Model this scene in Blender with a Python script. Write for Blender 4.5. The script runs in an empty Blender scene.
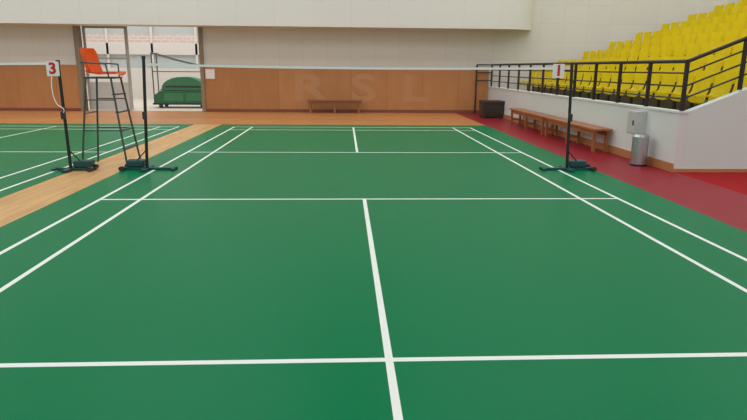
import bpy, bmesh, math, random
from mathutils import Vector, Matrix, noise as mnoise
random.seed(4)
scene=bpy.context.scene
scene.view_settings.view_transform='Standard'
COL=scene.collection

# ------------------------------------------------------------ materials
def srgb(r,g,b):
    def c(v):
        v/=255.0
        return v/12.92 if v<=0.04045 else ((v+0.055)/1.055)**2.4
    return (c(r),c(g),c(b),1)
def mat_base(name,col,rough=0.5,metal=0.0,spec=0.5,noise=0.06,nscale=8.0,bump=0.0,bscale=60,ior=1.5):
    m=bpy.data.materials.new(name); m.use_nodes=True
    nt=m.node_tree; b=nt.nodes['Principled BSDF']
    b.inputs['Roughness'].default_value=rough; b.inputs['Metallic'].default_value=metal
    b.inputs['Specular IOR Level'].default_value=spec; b.inputs['IOR'].default_value=ior
    tc=nt.nodes.new('ShaderNodeTexCoord')
    n=nt.nodes.new('ShaderNodeTexNoise'); n.inputs['Scale'].default_value=nscale; n.inputs['Detail'].default_value=4
    nt.links.new(tc.outputs['Object'],n.inputs['Vector'])
    mix=nt.nodes.new('ShaderNodeMix'); mix.data_type='RGBA'
    mix.inputs['A'].default_value=tuple(min(1,c*(1-noise)) for c in col[:3])+(1,)
    mix.inputs['B'].default_value=tuple(min(1,c*(1+noise)) for c in col[:3])+(1,)
    nt.links.new(n.outputs['Fac'],mix.inputs['Factor'])
    nt.links.new(mix.outputs['Result'],b.inputs['Base Color'])
    if bump>0:
        n2=nt.nodes.new('ShaderNodeTexNoise'); n2.inputs['Scale'].default_value=bscale
        nt.links.new(tc.outputs['Object'],n2.inputs['Vector'])
        bp=nt.nodes.new('ShaderNodeBump'); bp.inputs['Strength'].default_value=bump; bp.inputs['Distance'].default_value=0.01
        nt.links.new(n2.outputs['Fac'],bp.inputs['Height']); nt.links.new(bp.outputs['Normal'],b.inputs['Normal'])
    return m
def mat_brick(name,c1,c2,mortar,bw,rh,offset,msize,swz='XZ',rough=0.6,spec=0.5,grain=None,ior=1.5,gr=(0.84,1.1)):
    m=bpy.data.materials.new(name); m.use_nodes=True
    nt=m.node_tree; b=nt.nodes['Principled BSDF']
    b.inputs['Roughness'].default_value=rough; b.inputs['Specular IOR Level'].default_value=spec; b.inputs['IOR'].default_value=ior
    tc=nt.nodes.new('ShaderNodeTexCoord'); sp=nt.nodes.new('ShaderNodeSeparateXYZ'); cb=nt.nodes.new('ShaderNodeCombineXYZ')
    nt.links.new(tc.outputs['Object'],sp.inputs[0])
    nt.links.new(sp.outputs[swz[0]],cb.inputs['X']); nt.links.new(sp.outputs[swz[1]],cb.inputs['Y'])
    br=nt.nodes.new('ShaderNodeTexBrick'); br.offset=offset; br.squash=1
    br.inputs['Scale'].default_value=1; br.inputs['Brick Width'].default_value=bw; br.inputs['Row Height'].default_value=rh
    br.inputs['Mortar Size'].default_value=msize; br.inputs['Mortar Smooth'].default_value=0.2
    br.inputs['Color1'].default_value=c1; br.inputs['Color2'].default_value=c2; br.inputs['Mortar'].default_value=mortar
    nt.links.new(cb.outputs[0],br.inputs['Vector'])
    out=br.outputs['Color']
    if grain:
        mp=nt.nodes.new('ShaderNodeMapping'); mp.inputs['Scale'].default_value=grain
        nt.links.new(tc.outputs['Object'],mp.inputs['Vector'])
        n=nt.nodes.new('ShaderNodeTexNoise'); n.inputs['Scale'].default_value=3; n.inputs['Detail'].default_value=6
        nt.links.new(mp.outputs[0],n.inputs['Vector'])
        mr=nt.nodes.new('ShaderNodeMapRange'); mr.inputs['From Min'].default_value=.3; mr.inputs['From Max'].default_value=.7
        mr.inputs['To Min'].default_value=gr[0]; mr.inputs['To Max'].default_value=gr[1]
        nt.links.new(n.outputs['Fac'],mr.inputs['Value'])
        mx=nt.nodes.new('ShaderNodeMix'); mx.data_type='RGBA'; mx.blend_type='MULTIPLY'; mx.inputs['Factor'].default_value=1
        nt.links.new(out,mx.inputs['A']); nt.links.new(mr.outputs[0],mx.inputs['B']); out=mx.outputs['Result']
    nt.links.new(out,b.inputs['Base Color'])
    return m

M={}
M['green']=mat_base('green_court_vinyl',srgb(0,119,74),0.32,spec=0.4,noise=0.05,nscale=0.8,bump=0.02,bscale=150,ior=1.16)
M['line']=mat_base('white_court_line',srgb(236,242,239),0.5,noise=0.03)
M['red']=mat_base('red_rubber_floor',srgb(144,28,42),0.42,spec=0.5,noise=0.08,nscale=2,ior=1.25)
M['red2']=mat_base('bright_red_carpet',srgb(160,20,26),0.9,spec=0.2,noise=0.12,nscale=30,bump=0.2)
M['wood_floor']=mat_brick('maple_strip_floor',srgb(216,172,116),srgb(202,156,100),srgb(160,116,72),2.2,0.11,0.5,0.002,'YX',0.35,grain=(6,0.6,1),ior=1.3)
M['wood_floor2']=mat_brick('orange_strip_floor',srgb(200,138,86),srgb(186,124,76),srgb(140,84,48),2.2,0.11,0.5,0.002,'XY',0.35,grain=(0.6,6,1),ior=1.3)
M['wainscot']=mat_brick('plywood_wainscot',srgb(188,131,82),srgb(179,122,76),srgb(145,96,58),1.22,3.0,0.0,0.005,'XZ',0.4,spec=0.35,grain=(1.2,1,0.5),gr=(0.93,1.05))
M['letter']=mat_base('pale_wood_letter',srgb(190,137,93),0.5)
M['panel']=mat_brick('perforated_acoustic_panel',srgb(218,217,213),srgb(215,214,210),srgb(203,202,198),0.8,0.6,0.0,0.006,'XZ',0.8,spec=0.2)
M['white']=mat_base('white_plaster',srgb(220,224,223),0.8,spec=0.2,noise=0.03,nscale=1.0)
M['white_end']=mat_base('bounce_corrected_white_plaster',srgb(214,225,219),0.8,spec=0.2,noise=0.03,nscale=1.0)  # greenish tint painted in to cancel red bounce light from the carpet
M['parapet']=mat_brick('smooth_parapet_panel',srgb(222,222,219),srgb(220,220,217),srgb(210,210,207),1.2,8.0,0.0,0.005,'XZ',0.7,spec=0.2)
M['cream']=mat_base('pale_pinkish_wall_paint',srgb(218,210,202),0.8,spec=0.2,noise=0.03,nscale=0.6)
M['tan']=mat_base('tan_wood_skirting',srgb(184,126,82),0.5,noise=0.12,nscale=6)
M['dskirt']=mat_base('red_brown_skirting',srgb(128,66,44),0.5,noise=0.1)
M['frame']=mat_base('brown_grey_door_frame',srgb(140,122,100),0.5)
M['black']=mat_base('black_painted_steel',srgb(24,24,27),0.4)
M['dgrey']=mat_base('dark_grey_steel',srgb(52,54,58),0.4,metal=0.3)
M['mgrey']=mat_base('mid_grey_steel',srgb(90,94,96),0.4,metal=0.2)
M['lgrey']=mat_base('light_grey_door_steel',srgb(176,176,172),0.5)
M['ggrey']=mat_base('grey_green_steel',srgb(66,76,74),0.45)
M['teal']=mat_base('dark_teal_steel',srgb(20,72,72),0.45)
M['yellow']=mat_base('yellow_seat_plastic',srgb(252,232,24),0.38,spec=0.3,noise=0.04)
M['concrete']=mat_base('shade_darkened_concrete_step',srgb(104,100,92),0.85,noise=0.1,nscale=3)  # colour darkened to paint in shading between the seat rows
M['orange']=mat_base('orange_seat_plastic',srgb(252,120,46),0.4)
M['steel']=mat_base('brushed_steel',srgb(180,182,184),0.32,metal=0.85,noise=0.06,nscale=30)
M['greybox']=mat_base('pale_grey_enamel',srgb(200,202,200),0.45,metal=0.1)
M['bench']=mat_base('varnished_bench_wood',srgb(168,104,64),0.38,noise=0.18,nscale=5)
M['bench2']=mat_base('dark_bench_wood',srgb(144,92,58),0.45,noise=0.18,nscale=5)
M['sign']=mat_base('white_sign_board',srgb(238,236,234),0.5)
M['redtext']=mat_base('red_sign_paint',srgb(200,30,36),0.5)
M['tape']=mat_base('white_net_tape',srgb(240,240,238),0.7)
M['net']=mat_base('brown_net_cord',srgb(170,125,95),0.8)
M['greencart']=mat_base('green_machine_paint',srgb(30,108,72),0.5,noise=0.1)
M['greencart2']=mat_base('mid_green_rolled_mat',srgb(58,134,94),0.7,noise=0.2,nscale=4)
M['brick']=mat_brick('pale_pink_brick',srgb(216,190,180),srgb(208,182,172),srgb(222,212,204),0.4,0.14,0.5,0.02,'XZ',0.9)
M['glass']=mat_base('grey_window_glass',srgb(186,192,190),0.15,noise=0.1,nscale=0.6)
M['paving']=mat_base('pale_paving',srgb(205,196,180),0.8,nscale=2)
M['ceil']=mat_base('white_ceiling',srgb(215,215,212),0.9)

# ------------------------------------------------------------ mesh helpers
def add_box(bm,c,s,bev=0.0,rot=None):
    r=bmesh.ops.create_cube(bm,size=1.0)
    vs=r['verts']
    for v in vs: v.co=Vector((v.co.x*s[0],v.co.y*s[1],v.co.z*s[2]))
    if bev>0:
        es=list({e for v in vs for e in v.link_edges})
        rb=bmesh.ops.bevel(bm,geom=es,offset=bev,segments=2,affect='EDGES',profile=0.5)
        vs=list({v for f in rb['faces'] for v in f.verts}|{v for v in vs if v.is_valid})
    mt=Matrix.Translation(c)
    if rot is not None: mt=mt@rot
    for v in vs: v.co=mt@v.co
def add_tube(bm,a,b,r,seg=10,r2=None):
    a=Vector(a);b=Vector(b);d=b-a
    res=bmesh.ops.create_cone(bm,cap_ends=True,segments=seg,radius1=r,radius2=r if r2 is None else r2,depth=d.length)
    q=Vector((0,0,1)).rotation_difference(d.normalized()).to_matrix().to_4x4()
    m=Matrix.Translation((a+b)/2)@q
    for v in res['verts']: v.co=m@v.co
def add_poly(bm,pts,axis,a,b):
    """extrude a 2D outline; axis 'Y': pts are (x,z); axis 'Z': pts are (x,y); axis 'X': pts are (y,z)"""
    def mk(p,t):
        return (p[0],t,p[1]) if axis=='Y' else ((p[0],p[1],t) if axis=='Z' else (t,p[0],p[1]))
    v1=[bm.verts.new(mk(p,a)) for p in pts]; v2=[bm.verts.new(mk(p,b)) for p in pts]
    bm.faces.new(v1); bm.faces.new(list(reversed(v2)))
    n=len(pts)
    for i in range(n): bm.faces.new((v1[i],v2[i],v2[(i+1)%n],v1[(i+1)%n]))
def finish(bm,name,mat,parent=None,loc=(0,0,0),smooth=False):
    bmesh.ops.recalc_face_normals(bm,faces=bm.faces)
    me=bpy.data.meshes.new(name); bm.to_mesh(me); bm.free()
    ms=mat if isinstance(mat,(list,tuple)) else [mat]
    for x in ms: me.materials.append(M[x])
    if smooth:
        for p in me.polygons: p.use_smooth=True
        try: me.set_sharp_from_angle(angle=math.radians(40))
        except Exception: pass
    ob=bpy.data.objects.new(name,me); COL.objects.link(ob); ob.location=loc
    if parent: ob.parent=parent
    return ob
def boxes(name,mat,lst,parent=None,bev=0.0,loc=(0,0,0)):
    bm=bmesh.new()
    for (x0,x1,y0,y1,z0,z1) in lst:
        add_box(bm,((x0+x1)/2,(y0+y1)/2,(z0+z1)/2),(x1-x0,y1-y0,z1-z0),bev)
    return finish(bm,name,mat,parent,loc)
def tubes(name,mat,lst,parent=None,loc=(0,0,0),seg=10):
    bm=bmesh.new()
    for t in lst: add_tube(bm,t[0],t[1],t[2],seg,t[3] if len(t)>3 else None)
    return finish(bm,name,mat,parent,loc,smooth=True)
def empty(name,loc,label,cat,group=None):
    e=bpy.data.objects.new(name,None); e.empty_display_size=0.1; e.location=loc; COL.objects.link(e)
    e['label']=label; e['category']=cat
    if group: e['group']=group
    return e
def struct(o): o['kind']='structure'; return o
def text_mesh(name,body,size,mat,parent,loc,rot,ext=0.003,bold=0.0,sx=1.0):
    cu=bpy.data.curves.new(name,'FONT'); cu.body=body; cu.size=size; cu.extrude=ext; cu.align_x='CENTER'; cu.align_y='CENTER'; cu.offset=bold
    t=bpy.data.objects.new(name+'_tmp',cu); COL.objects.link(t)
    dg=bpy.context.evaluated_depsgraph_get(); me=bpy.data.meshes.new_from_object(t.evaluated_get(dg))
    bpy.data.objects.remove(t)
    for v in me.vertices: v.co.x*=sx
    me.materials.clear(); me.materials.append(M[mat])
    o=bpy.data.objects.new(name,me); COL.objects.link(o); o.location=loc; o.rotation_euler=rot
    if parent: o.parent=parent
    return o
def copy_thing(root,kids,loc):
    r=root.copy(); r.location=loc; COL.objects.link(r)
    for k in kids:
        c=k.copy(); c.parent=r; COL.objects.link(c)
    return r

YB=12.0   # back wall face
# ------------------------------------------------------------ room
struct(boxes('floor','wood_floor',[(-22,3.6,-14,7.35,-0.2,0)]))
struct(boxes('floor_back','wood_floor2',[(-22,3.6,7.35,YB+0.3,-0.2,0)]))
struct(boxes('floor_red','red',[(3.6,4.76,-14,YB+0.3,-0.2,0)]))
struct(boxes('floor_carpet','red2',[(4.76,18,-14,YB+0.3,-0.2,0)]))
DX0,DX1,DH=-8.93,-5.02,2.80
struct(boxes('wall_back','panel',[(-22,DX0,YB,YB+0.3,0,9.5),(DX1,18,YB,YB+0.3,0,9.5),(DX0,DX1,YB,YB+0.3,DH,9.5)]))
struct(boxes('trim_1','wainscot',[(-22,DX0-0.1,YB-0.03,YB,0.1,1.47),(DX1+0.1,4.70,YB-0.03,YB,0.1,1.47)]))
struct(boxes('trim_2','tan',[(-22,DX0-0.1,YB-0.045,YB,1.47,1.51),(DX1+0.1,4.70,YB-0.045,YB,1.47,1.51)]))
struct(boxes('baseboard_back','dskirt',[(-22,DX0-0.1,YB-0.045,YB,0,0.1),(DX1+0.1,4.70,YB-0.045,YB,0,0.1)]))
bm=bmesh.new()
pts=[(-22,11.1),(4.85,11.1)]
for i in range(1,15):
    a=i/14*math.pi/2
    pts.append((4.85+1.2*math.sin(a),12.0-0.9*math.cos(a)))
pts+=[(-22,12.0)]
add_poly(bm,pts,'Z',2.75,4.7)
struct(finish(bm,'wall_gallery','parapet',smooth=True))
struct(boxes('trim_3','frame',[(DX0-0.1,DX0,YB-0.08,YB+0.3,0,DH+0.0),(DX1,DX1+0.12,YB-0.08,YB+0.3,0,DH),(DX0-0.1,DX1+0.12,YB-0.08,YB+0.3,DH,DH+0.1)]))
struct(boxes('ceiling','ceil',[(-22,18,-14,YB+0.3,9.5,9.7)]))
struct(boxes('wall_right','white',[(18,18.3,-14,YB+0.3,0,9.5)]))
struct(boxes('wall_left','white',[(-22.3,-22,-14,YB+0.3,0,9.5)]))
struct(boxes('door_1','lgrey',[(DX0+0.02,DX0+0.10,YB+0.34,YB+0.40,0.02,DH),(-7.55,-7.45,YB+0.34,YB+0.40,0.02,DH),(DX0+0.1,-7.55,YB+0.34,YB+0.40,DH-0.1,DH),(DX0+0.1,-7.55,YB+0.34,YB+0.40,1.7,1.76)]))
struct(boxes('trim_6','greybox',[(DX0+0.1,-7.55,YB+0.35,YB+0.39,0.02,0.95)]))
struct(boxes('floor_outside','paving',[(-22,4,YB+0.3,26,-0.2,0)]))
struct(boxes('wall_outside','cream',[(-24,4,20,20.3,0,1.4),(-24,4,20,20.3,2.0,2.5),(-24,4,20,20.3,4.0,9)]))
struct(boxes('wall_outside_brick','brick',[(-24,4,20.05,20.3,2.5,2.9)]))
struct(boxes('window_1','glass',[(-24,4,20.12,20.2,1.4,2.0),(-24,4,20.12,20.2,2.9,4.0)]))
struct(boxes('trim_4','cream',[(x-0.05,x+0.05,20.0,20.1,1.4,4.0) for x in [i*2.0-21 for i in range(12)]]))

# ------------------------------------------------------------ courts
def court(cx,x0,x1,y0,y1,label):
    e=empty('badminton_court_mat',(cx,0,0),label,'court mat','badminton court mats')
    boxes('mat','green',[(x0-cx,x1-cx,y0,y1,0,0.004)],e)
    L=[];w=0.021;h=3.03
    for s in (-1,1):
        L.append((s*h-w,s*h+w,-6.7,6.7,0.0052)); L.append((s*2.57-w,s*2.57+w,-6.7,6.7,0.0052))
        for y in (1.98,5.95,6.68): L.append((-h,h,s*y-w,s*y+w,0.0056))
        L.append((-w,w,min(s*1.98,s*6.7),max(s*1.98,s*6.7),0.0052))
    boxes('court_lines','line',[(a,b,c,d2,0.0035,t) for a,b,c,d2,t in L],e)
    return e
court(0,-3.48,3.6,-13,7.35,'green vinyl badminton court mat with white boundary lines')
court(-7.45,-16,-4.2,-13,7.35,'neighbouring green badminton mat beyond pale wood strip')

# ------------------------------------------------------------ grandstand (building structure)
RX0=4.73; YE=-0.08; ROW=0.86; RISE=0.30; NR=12; YF=11.3
sl=0.40
def sb(name,mat,lst):
    return struct(boxes(name,mat,[(RX0+a,RX0+b,YE+c,YE+d,e,f) for a,b,c,d,e,f in lst]))
sb('wall_stand_front','white',[(0,0.12,0,YB-YE-0.0,0.0,0.88)])
sb('trim_5','white',[(-0.02,0.14,-0.02,YB-YE-0.0,0.88,0.91)])
bm=bmesh.new()
add_poly(bm,[(RX0+0.121,0),(18,0),(18,0.9+sl*12.9),(RX0+0.121,0.9)],'Y',YE,YE+0.14)
struct(finish(bm,'wall_stand_end','white_end'))
sb('baseboard_stand','tan',[(-0.02,0,-0.02,YB-YE-0.06,0,0.13),(0,13,-0.02,0,0,0.05)])
bm=bmesh.new()
Z0=0.55
pts=[(0.125,0.0),(0.125,Z0)]
x=0.70; z=Z0
pts.append((x,z))
for i in range(NR):
    z+=RISE if i else 0.12
    pts.append((x,z)); x+=ROW; pts.append((x,z))
pts+= [(x,0.0)]
add_poly(bm,[(RX0+a,b) for a,b in pts],'Y',YE+0.145,YB)
struct(finish(bm,'floor_terrace','concrete'))

# seats
def make_seat():
    e=empty('stadium_seat',(0,0,0),'yellow moulded plastic stadium seat in a stepped row','seat','yellow seats of the spectator stand')
    bm=bmesh.new()
    prof=[(-0.25,0.30),(-0.235,0.42),(-0.1,0.41),(0.0,0.40),(0.1,0.40),(0.16,0.42)]
    W=[0.235,0.25,0.252,0.252,0.25,0.25]
    rows=[]
    for (px,pz),w in zip(prof,W):
        rows.append([bm.verts.new((px,w*t,pz+0.03*abs(t)**3)) for t in (-1,-0.6,-0.2,0.2,0.6,1)])
    for i in range(5):
        for j in range(5): bm.faces.new((rows[i][j],rows[i+1][j],rows[i+1][j+1],rows[i][j+1]))
    bmesh.ops.solidify(bm,geom=bm.faces[:],thickness=0.035)
    s=finish(bm,'seat','yellow',e,smooth=True)
    bm=bmesh.new()
    prof=[(0.15,0.41),(0.19,0.47),(0.215,0.57),(0.235,0.69),(0.245,0.79),(0.25,0.83)]
    W=[0.25,0.252,0.252,0.252,0.252,0.245]
    rows=[]
    for (px,pz),w in zip(prof,W):
        rows.append([bm.verts.new((px-0.06*abs(t)**2,w*t,pz)) for t in (-1,-0.6,-0.2,0.2,0.6,1)])
    for i in range(5):
        for j in range(5): bm.faces.new((rows[i][j],rows[i+1][j],rows[i+1][j+1],rows[i][j+1]))
    bmesh.ops.solidify(bm,geom=bm.faces[:],thickness=0.04)
    b=finish(bm,'backrest','yellow',e,smooth=True)
    bm=bmesh.new()
    add_box(bm,(0.02,0,0.19),(0.05,0.05,0.36),0.004); add_box(bm,(0.02,0,0.01),(0.14,0.14,0.02)); add_box(bm,(0,0,0.37),(0.26,0.06,0.02))
    p=finish(bm,'bracket','dgrey',e)
    return e,[s,b,p]
seat,kids=make_seat()
first=True
x=RX0+0.70+0.42; z=Z0+0.12
for r in range(NR):
    y=YE+0.52
    while y<YF:
        if first: seat.location=(x,y,z); first=False
        else: copy_thing(seat,kids,(x,y,z))
        y+=0.57
    x+=ROW; z+=RISE

# railing
rl=empty('guard_railing',(RX0+0.06,YE+0.06,0.91),'black steel guard railing along stand edge','railing')
hT=0.72
N=11;LEN=11.9-(YE+0.06)
ys=[LEN*i/N for i in range(N+1)]
tubes('top_rail','black',[((0,0,hT),(0,LEN,hT),0.028)],rl)
for h in (0.18,0.36,0.55): tubes('horizontal_bar','black',[((0,0,h),(0,LEN,h),0.013)],rl)
for y in ys: boxes('post','black',[(-0.024,0.024,y-0.024,y+0.024,0,hT)],rl)
LX=4.2
tubes('top_rail','black',[((0,0,hT),(LX,0,hT+sl*LX),0.028)],rl)
for h in (0.18,0.36,0.55): tubes('horizontal_bar','black',[((0,0,h),(LX,0,h+sl*LX),0.013)],rl)
for i in range(1,6):
    xx=i*0.84; boxes('post','black',[(xx-0.024,xx+0.024,-0.024,0.024,sl*xx-0.02,hT+sl*xx)],rl)
for h in (0.2,0.46,hT): tubes('return_bar','black',[((-0.52,LEN,h),(0,LEN,h),0.018)],rl)
boxes('post','black',[(-0.542,-0.498,LEN-0.022,LEN+0.022,-0.91,hT)],rl)

# ------------------------------------------------------------ benches
def bench(loc,length,along,label,mat='bench',depth=0.34,h=0.44,group='wooden benches'):
    e=empty('wooden_bench',loc,label,'bench',group)
    def bx(a0,a1,b0,b1,z0,z1): return (a0,a1,b0,b1,z0,z1) if along=='X' else (b0,b1,a0,a1,z0,z1)
    boxes('seat',mat,[bx(-length/2,length/2,-depth/2,-0.01,h-0.04,h),bx(-length/2,length/2,0.01,depth/2,h-0.04,h)],e,0.005)
    boxes('apron',mat,[bx(-length/2+0.05,length/2-0.05,-depth/2+0.05,-depth/2+0.075,h-0.13,h-0.04),bx(-length/2+0.05,length/2-0.05,depth/2-0.075,depth/2-0.05,h-0.13,h-0.04)],e)
    for t in (-length/2+0.12,0,length/2-0.12):
        boxes('leg_frame',mat,[bx(t-0.03,t+0.03,-depth/2+0.03,-depth/2+0.08,0,h-0.04),bx(t-0.03,t+0.03,depth/2-0.08,depth/2-0.03,0,h-0.04),bx(t-0.018,t+0.018,-depth/2+0.08,depth/2-0.08,0.12,0.17)],e)
    return e
bench((4.52,3.45,0),2.9,'Y','varnished brown wooden bench against white stand wall')
bench((4.52,6.40,0),2.9,'Y','varnished brown wooden bench against white stand wall')
bench((-0.55,11.6,0),1.85,'X','low plain wooden bench against plywood wainscot',mat='bench2')

e=empty('trash_can',(4.52,0.58,0),'cylindrical stainless steel trash can beside stand wall','trash can')
tubes('body','steel',[((0,0,0.02),(0,0,0.46),0.125)],e,seg=32)
tubes('base_ring','black',[((0,0,0),(0,0,0.025),0.13)],e,seg=32)
tubes('lid','steel',[((0,0,0.46),(0,0,0.50),0.132,0.11)],e,seg=32)
e=empty('wall_cabinet',(4.64,1.02,0.46),'pale grey metal cabinet fixed to white wall','cabinet')
boxes('body','greybox',[(-0.09,0.09,-0.15,0.15,0,0.38)],e,0.008)
boxes('door','greybox',[(-0.10,-0.09,-0.13,0.13,0.02,0.36)],e)
boxes('handle','dgrey',[(-0.115,-0.10,-0.10,-0.08,0.15,0.23)],e)

e=empty('equipment_case',(4.40,10.1,0),'black rectangular equipment case beside stand wall','case')
boxes('body','black',[(-0.32,0.32,-0.34,0.34,0.03,0.42)],e,0.02)
boxes('lid','black',[(-0.33,0.33,-0.35,0.35,0.42,0.53)],e,0.02)
for sx in (-.25,.25):
    for sy in (-.27,.27): boxes('foot','dgrey',[(sx-0.03,sx+0.03,sy-0.03,sy+0.03,0,0.03)],e)

# ------------------------------------------------------------ net posts
def net_post(x,y,lean,label,digit=None,sx=0,H=1.55,side=1,ends=(-0.40,0.40)):
    e=empty('net_post',(x,y,0.0057),label,'net post','badminton net posts')
    a,b=ends
    tubes('pole','black',[((0,0,0.03),(lean,0,H),0.022)],e,seg=14)
    tubes('cap','dgrey',[((lean,0,H-0.01),(lean,0,H+0.03),0.028)],e,seg=14)
    boxes('base_frame','teal',[(a,b,-0.028,0.028,0.0,0.035),(-0.04,0.04,-0.22,0.22,0.0,0.035),(a,a+0.05,-0.10,0.10,0.0,0.035),(b-0.05,b,-0.10,0.10,0,0.035)],e,0.004)
    bm=bmesh.new(); add_box(bm,(side*0.17,0.06,0.09),(0.26,0.16,0.105),0.02)
    finish(bm,'counterweight','teal',e)
    wx=(b if side>0 else a)-side*0.03
    tubes('wheel','dgrey',[((wx,-0.15,0.035),(wx,-0.10,0.035),0.035)],e,seg=16)
    tubes('wheel','dgrey',[((wx,0.10,0.035),(wx,0.15,0.035),0.035)],e,seg=16)
    boxes('winch','dgrey',[(lean*0.5-0.03,lean*0.5+0.03,-0.055,-0.02,0.74,0.85)],e,0.006)
    tubes('brace','black',[((side*0.24,0,0.03),(lean*0.2,0,0.30),0.009)],e)
    if digit:
        boxes('number_board','sign',[(sx-0.085,sx+0.085,-0.05,-0.035,H-0.19,H+0.01)],e,0.003)
        boxes('board_bracket','dgrey',[(sx,lean,-0.035,-0.02,H-0.10,H-0.07)],e)
        text_mesh('number',digit,0.21,'redtext',e,(sx,-0.051,H-0.09),(math.pi/2,0,0),0.002,0.008)
    return e
net_post(-3.14,0.08,0.07,'black net post with teal weighted base beside umpire chair',side=-1,H=1.6,ends=(-0.36,0.42))
net_post(3.16,0.08,-0.05,'black net post with white board reading red 1','1',sx=-0.26,side=1,H=1.56)
post3=net_post(-4.22,0.03,-0.02,'black net post with white board reading red 3','3',sx=-0.08,side=1,H=1.53,ends=(-0.24,0.34))

def net(x0,x1,y,label):
    e=empty('badminton_net',((x0+x1)/2,y,0),label,'net','badminton nets')
    hw=(x1-x0)/2
    zt=lambda t: 1.535-0.028*(1-(t/hw)**2)
    n=24; TH=0.033
    bm=bmesh.new()
    for i in range(n):
        a=-hw+2*hw*i/n; b=-hw+2*hw*(i+1)/n
        add_poly(bm,[(a,zt(a)),(b,zt(b)),(b,zt(b)-TH),(a,zt(a)-TH)],'Y',-0.003,0.003)
    finish(bm,'top_tape','tape',e)
    bm=bmesh.new(); w=0.0004
    k=int(2*hw/0.025)
    for i in range(k+1):
        t=-hw+2*hw*i/k
        vs=[bm.verts.new(c) for c in ((t-w,0,zt(t)-TH),(t+w,0,zt(t)-TH),(t+w,0,zt(t)-0.76),(t-w,0,zt(t)-0.76))]; bm.faces.new(vs)
    for j in range(1,30):
        for i in range(n):
            a=-hw+2*hw*i/n; b=-hw+2*hw*(i+1)/n; z=TH+j*0.025
            vs=[bm.verts.new(c) for c in ((a,0,zt(a)-z-w),(b,0,zt(b)-z-w),(b,0,zt(b)-z+w),(a,0,zt(a)-z+w))]; bm.faces.new(vs)
    finish(bm,'net_mesh','net',e)
    return e
net(-3.04,3.08,0.08,'fine brown mesh badminton net with white top tape')
net(-10.5,-4.27,0.03,'fine mesh net with white tape on neighbouring court')

cu=bpy.data.curves.new('cord','CURVE'); cu.dimensions='3D'; cu.bevel_depth=0.007; cu.bevel_resolution=2
sp=cu.splines.new('BEZIER'); cp=[(-0.1,0,1.36),(-0.10,-0.03,1.15),(-0.05,-0.03,0.95),(0.03,-0.03,0.88),(0.02,-0.02,0.84),(0.0,0,0.82)]
sp.bezier_points.add(len(cp)-1)
for bp,c in zip(sp.bezier_points,cp):
    bp.co=c; bp.handle_left_type='AUTO'; bp.handle_right_type='AUTO'
cu.materials.append(M['tape'])
t=bpy.data.objects.new('t',cu); COL.objects.link(t)
me=bpy.data.meshes.new_from_object(t.evaluated_get(bpy.context.evaluated_depsgraph_get())); bpy.data.objects.remove(t)
o=bpy.data.objects.new('cord',me); COL.objects.link(o); o.parent=post3; o.location=(-0.01,-0.035,0)
o['label']='white net cord hanging loose'

# ------------------------------------------------------------ umpire chair
e=empty('umpire_chair',(-3.87,0.60,0),'tall umpire chair, orange plastic seat on dark steel ladder','umpire chair')
SZ=1.32
tops={(-1,-1):(-0.16,-0.20),(-1,1):(-0.16,0.20),(1,-1):(0.20,-0.20),(1,1):(0.20,0.20)}
feet={(-1,-1):(-0.30,-0.30),(-1,1):(-0.30,0.30),(1,-1):(0.37,-0.30),(1,1):(0.37,0.30)}
def legp(k,z):
    t=z/SZ; a=feet[k];b=tops[k]
    return (a[0]+(b[0]-a[0])*t,a[1]+(b[1]-a[1])*t,z)
for k in tops: tubes('leg','ggrey',[(legp(k,0.0),legp(k,SZ),0.0145)],e)
for z in (0.28,0.55,0.82,1.08): 
    bm=bmesh.new(); a=Vector(legp((1,-1),z)); b=Vector(legp((1,1),z)); add_box(bm,(a+b)/2,(0.06,(b-a).length,0.02),0.003)
    finish(bm,'step','ggrey',e)
for a,b,z in (((-1,-1),(-1,1),0.25),((-1,-1),(-1,1),0.8),((-1,-1),(1,-1),0.55),((-1,1),(1,1),0.55),((-1,-1),(1,-1),1.0),((-1,1),(1,1),1.0)):
    tubes('brace','ggrey',[(legp(a,z),legp(b,z),0.009)],e)
tubes('seat_frame','ggrey',[((-0.18,-0.2,SZ),(0.22,-0.2,SZ),0.013),((-0.18,0.2,SZ),(0.22,0.2,SZ),0.013),((-0.18,-0.2,SZ),(-0.18,0.2,SZ),0.013),((0.22,-0.2,SZ),(0.22,0.2,SZ),0.013)],e)
def grid_sheet(prof,W,bulge):
    bm=bmesh.new(); rows=[]
    for (px,pz),w in zip(prof,W):
        rows.append([bm.verts.new((px+bulge[0]*t*t,w*t,pz+bulge[1]*t*t)) for t in (-1,-.7,-.35,0,.35,.7,1)])
    for i in range(len(rows)-1):
        for j in range(6): bm.faces.new((rows[i][j],rows[i+1][j],rows[i+1][j+1],rows[i][j+1]))
    bmesh.ops.solidify(bm,geom=bm.faces[:],thickness=0.03)
    return bm
finish(grid_sheet([(0.29,SZ+0.03),(0.27,SZ+0.055),(0.1,SZ+0.05),(-0.05,SZ+0.045),(-0.15,SZ+0.06),(-0.2,SZ+0.10)],[0.21,0.24,0.25,0.25,0.24,0.22],(0,0.04)),'seat','orange',e,smooth=True)
finish(grid_sheet([(-0.19,SZ+0.08),(-0.225,SZ+0.17),(-0.25,SZ+0.28),(-0.27,SZ+0.38),(-0.285,SZ+0.43)],[0.22,0.24,0.245,0.23,0.18],(0.13,0)),'backrest','orange',e,smooth=True)
for s in (-1,1):
    tubes('armrest','ggrey',[((-0.2,s*0.25,SZ+0.22),(0.16,s*0.25,SZ+0.20),0.011),((0.16,s*0.25,SZ+0.20),(0.18,s*0.21,SZ),0.011)],e)

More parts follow.
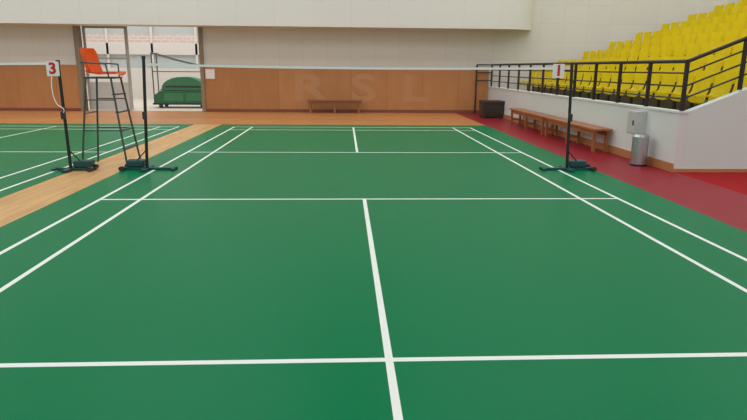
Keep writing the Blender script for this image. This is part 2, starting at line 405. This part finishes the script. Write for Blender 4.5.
# ------------------------------------------------------------ wall letters and notice
for ch,x in (('R',-1.42),('S',0.43),('L',2.18)):
    o=text_mesh('wall_letter',ch,1.25,'letter',None,(x,YB-0.034,0.78),(math.pi/2,0,0),0.0015,0.03,1.5)
    o['label']='large faint pale wooden letter %s on plywood wall'%ch; o['category']='letter'; o['group']='letters on the plywood wall'
e=empty('wall_notice',(-4.70,YB-0.03,1.10),'small white framed notice fixed to plywood wall','notice')
boxes('board','sign',[(-0.14,0.14,-0.04,0,0,0.30)],e,0.004)
boxes('frame','greybox',[(-0.16,0.16,-0.03,0,-0.02,0),(-0.16,0.16,-0.03,0,0.30,0.32),(-0.16,-0.14,-0.03,0,0,0.30),(0.14,0.16,-0.03,0,0,0.30)],e)

# ------------------------------------------------------------ green machine beyond the door
e=empty('mat_trolley',(-6.2,14.2,0),'bulky green wheeled trolley with rounded top and dark frame','trolley')
bm=bmesh.new()
add_poly(bm,[(-0.95,0.18),(0.95,0.18),(0.95,0.52),(0.80,0.62),(-0.70,0.62),(-0.95,0.46)],'Y',-0.45,0.45)
finish(bm,'body','greencart',e)
boxes('base_rail','dgrey',[(-1.0,1.0,-0.48,0.48,0.12,0.18)],e)
for sx in (-.75,.75):
    for sy in (-.35,.35): tubes('wheel','black',[((sx,sy-0.03,0.07),(sx,sy+0.03,0.07),0.07)],e,seg=18)
boxes('panel','greencart2',[(-0.6,0.1,-0.46,-0.45,0.26,0.54),(0.2,0.75,-0.46,-0.45,0.26,0.54)],e)
bm=bmesh.new()
pp=[(-0.75,0.63)]
for i in range(13):
    a=math.pi-i/12*math.pi
    pp.append((0.1+0.78*math.cos(a),0.70+0.42*math.sin(a)))
pp.append((0.88,0.63))
add_poly(bm,pp,'Y',-0.38,0.38)
finish(bm,'rounded_hood','greencart2',e,smooth=True)
boxes('dark_band','dgrey',[(-0.55,0.75,-0.39,-0.38,0.74,0.80)],e)
HF=1.95
tubes('frame','mgrey',[((-0.99,-0.3,0.15),(-0.99,-0.3,HF),0.022),((-0.99,0.3,0.15),(-0.99,0.3,HF),0.022),((-0.99,-0.3,HF),(-0.99,0.3,HF),0.022),
 ((0.99,-0.3,0.15),(0.99,-0.3,1.45),0.022),((0.99,0.3,0.15),(0.99,0.3,1.45),0.022),((0.99,-0.3,1.45),(0.99,0.3,1.45),0.022),
 ((-0.99,-0.3,HF),(-0.2,-0.3,1.72),0.018),((-0.2,-0.3,1.72),(0.99,-0.3,1.45),0.018),((-0.99,0.3,HF),(-0.2,0.3,1.72),0.018),((-0.2,0.3,1.72),(0.99,0.3,1.45),0.018),((-0.99,-0.3,1.3),(0.99,-0.3,1.3),0.018)],e)

# ------------------------------------------------------------ lights
w=bpy.data.worlds.new('World'); scene.world=w; w.use_nodes=True
bg=w.node_tree.nodes['Background']; bg.inputs['Color'].default_value=(0.92,0.96,1,1); bg.inputs['Strength'].default_value=0.82
for x in (-15,-5,5,14):
    for y in (-9,-1,7.5):
        l=bpy.data.lights.new('overhead_fill_light','AREA'); l.shape='RECTANGLE'; l.size=7.5; l.size_y=6; l.color=(1,0.995,0.985)  # added overhead fill standing in for window daylight, stronger on the left
        l.energy={-9:150,-1:245,7.5:325}[y]*{-15:1.2,-5:1.08,5:0.96,14:0.9}[x]
        o=bpy.data.objects.new('overhead_fill_light',l); o.location=(x,y,9.3); COL.objects.link(o)
l=bpy.data.lights.new('annex_fill_light','AREA'); l.shape='RECTANGLE'; l.size=12; l.size_y=6; l.energy=500  # invented fill lamp, added to brighten the space beyond the door
o=bpy.data.objects.new('annex_fill_light',l); o.location=(-8,16,7.5); COL.objects.link(o)

# ------------------------------------------------------------ camera
cx,cy,cz,yaw,pit,rol,f=-0.2325325527352653,-8.83262724996689,1.4986226003404537,0.049676254494946226,0.2327147620231236,0.008728172012723604,600.0748277795832
cam=bpy.data.cameras.new('camera'); co=bpy.data.objects.new('camera',cam); COL.objects.link(co)
c_,s_=math.cos(yaw),math.sin(yaw)
F=Vector((s_*math.cos(pit),c_*math.cos(pit),-math.sin(pit))); Rr=Vector((c_,-s_,0)); U=Rr.cross(F)
R2=Rr*math.cos(rol)+U*math.sin(rol); U2=-Rr*math.sin(rol)+U*math.cos(rol)
m=Matrix((R2,U2,-F)).transposed().to_4x4(); m.translation=(cx,cy,cz)
co.matrix_world=m
cam.sensor_width=36; cam.lens=f/747*36; cam.clip_end=200
scene.camera=co
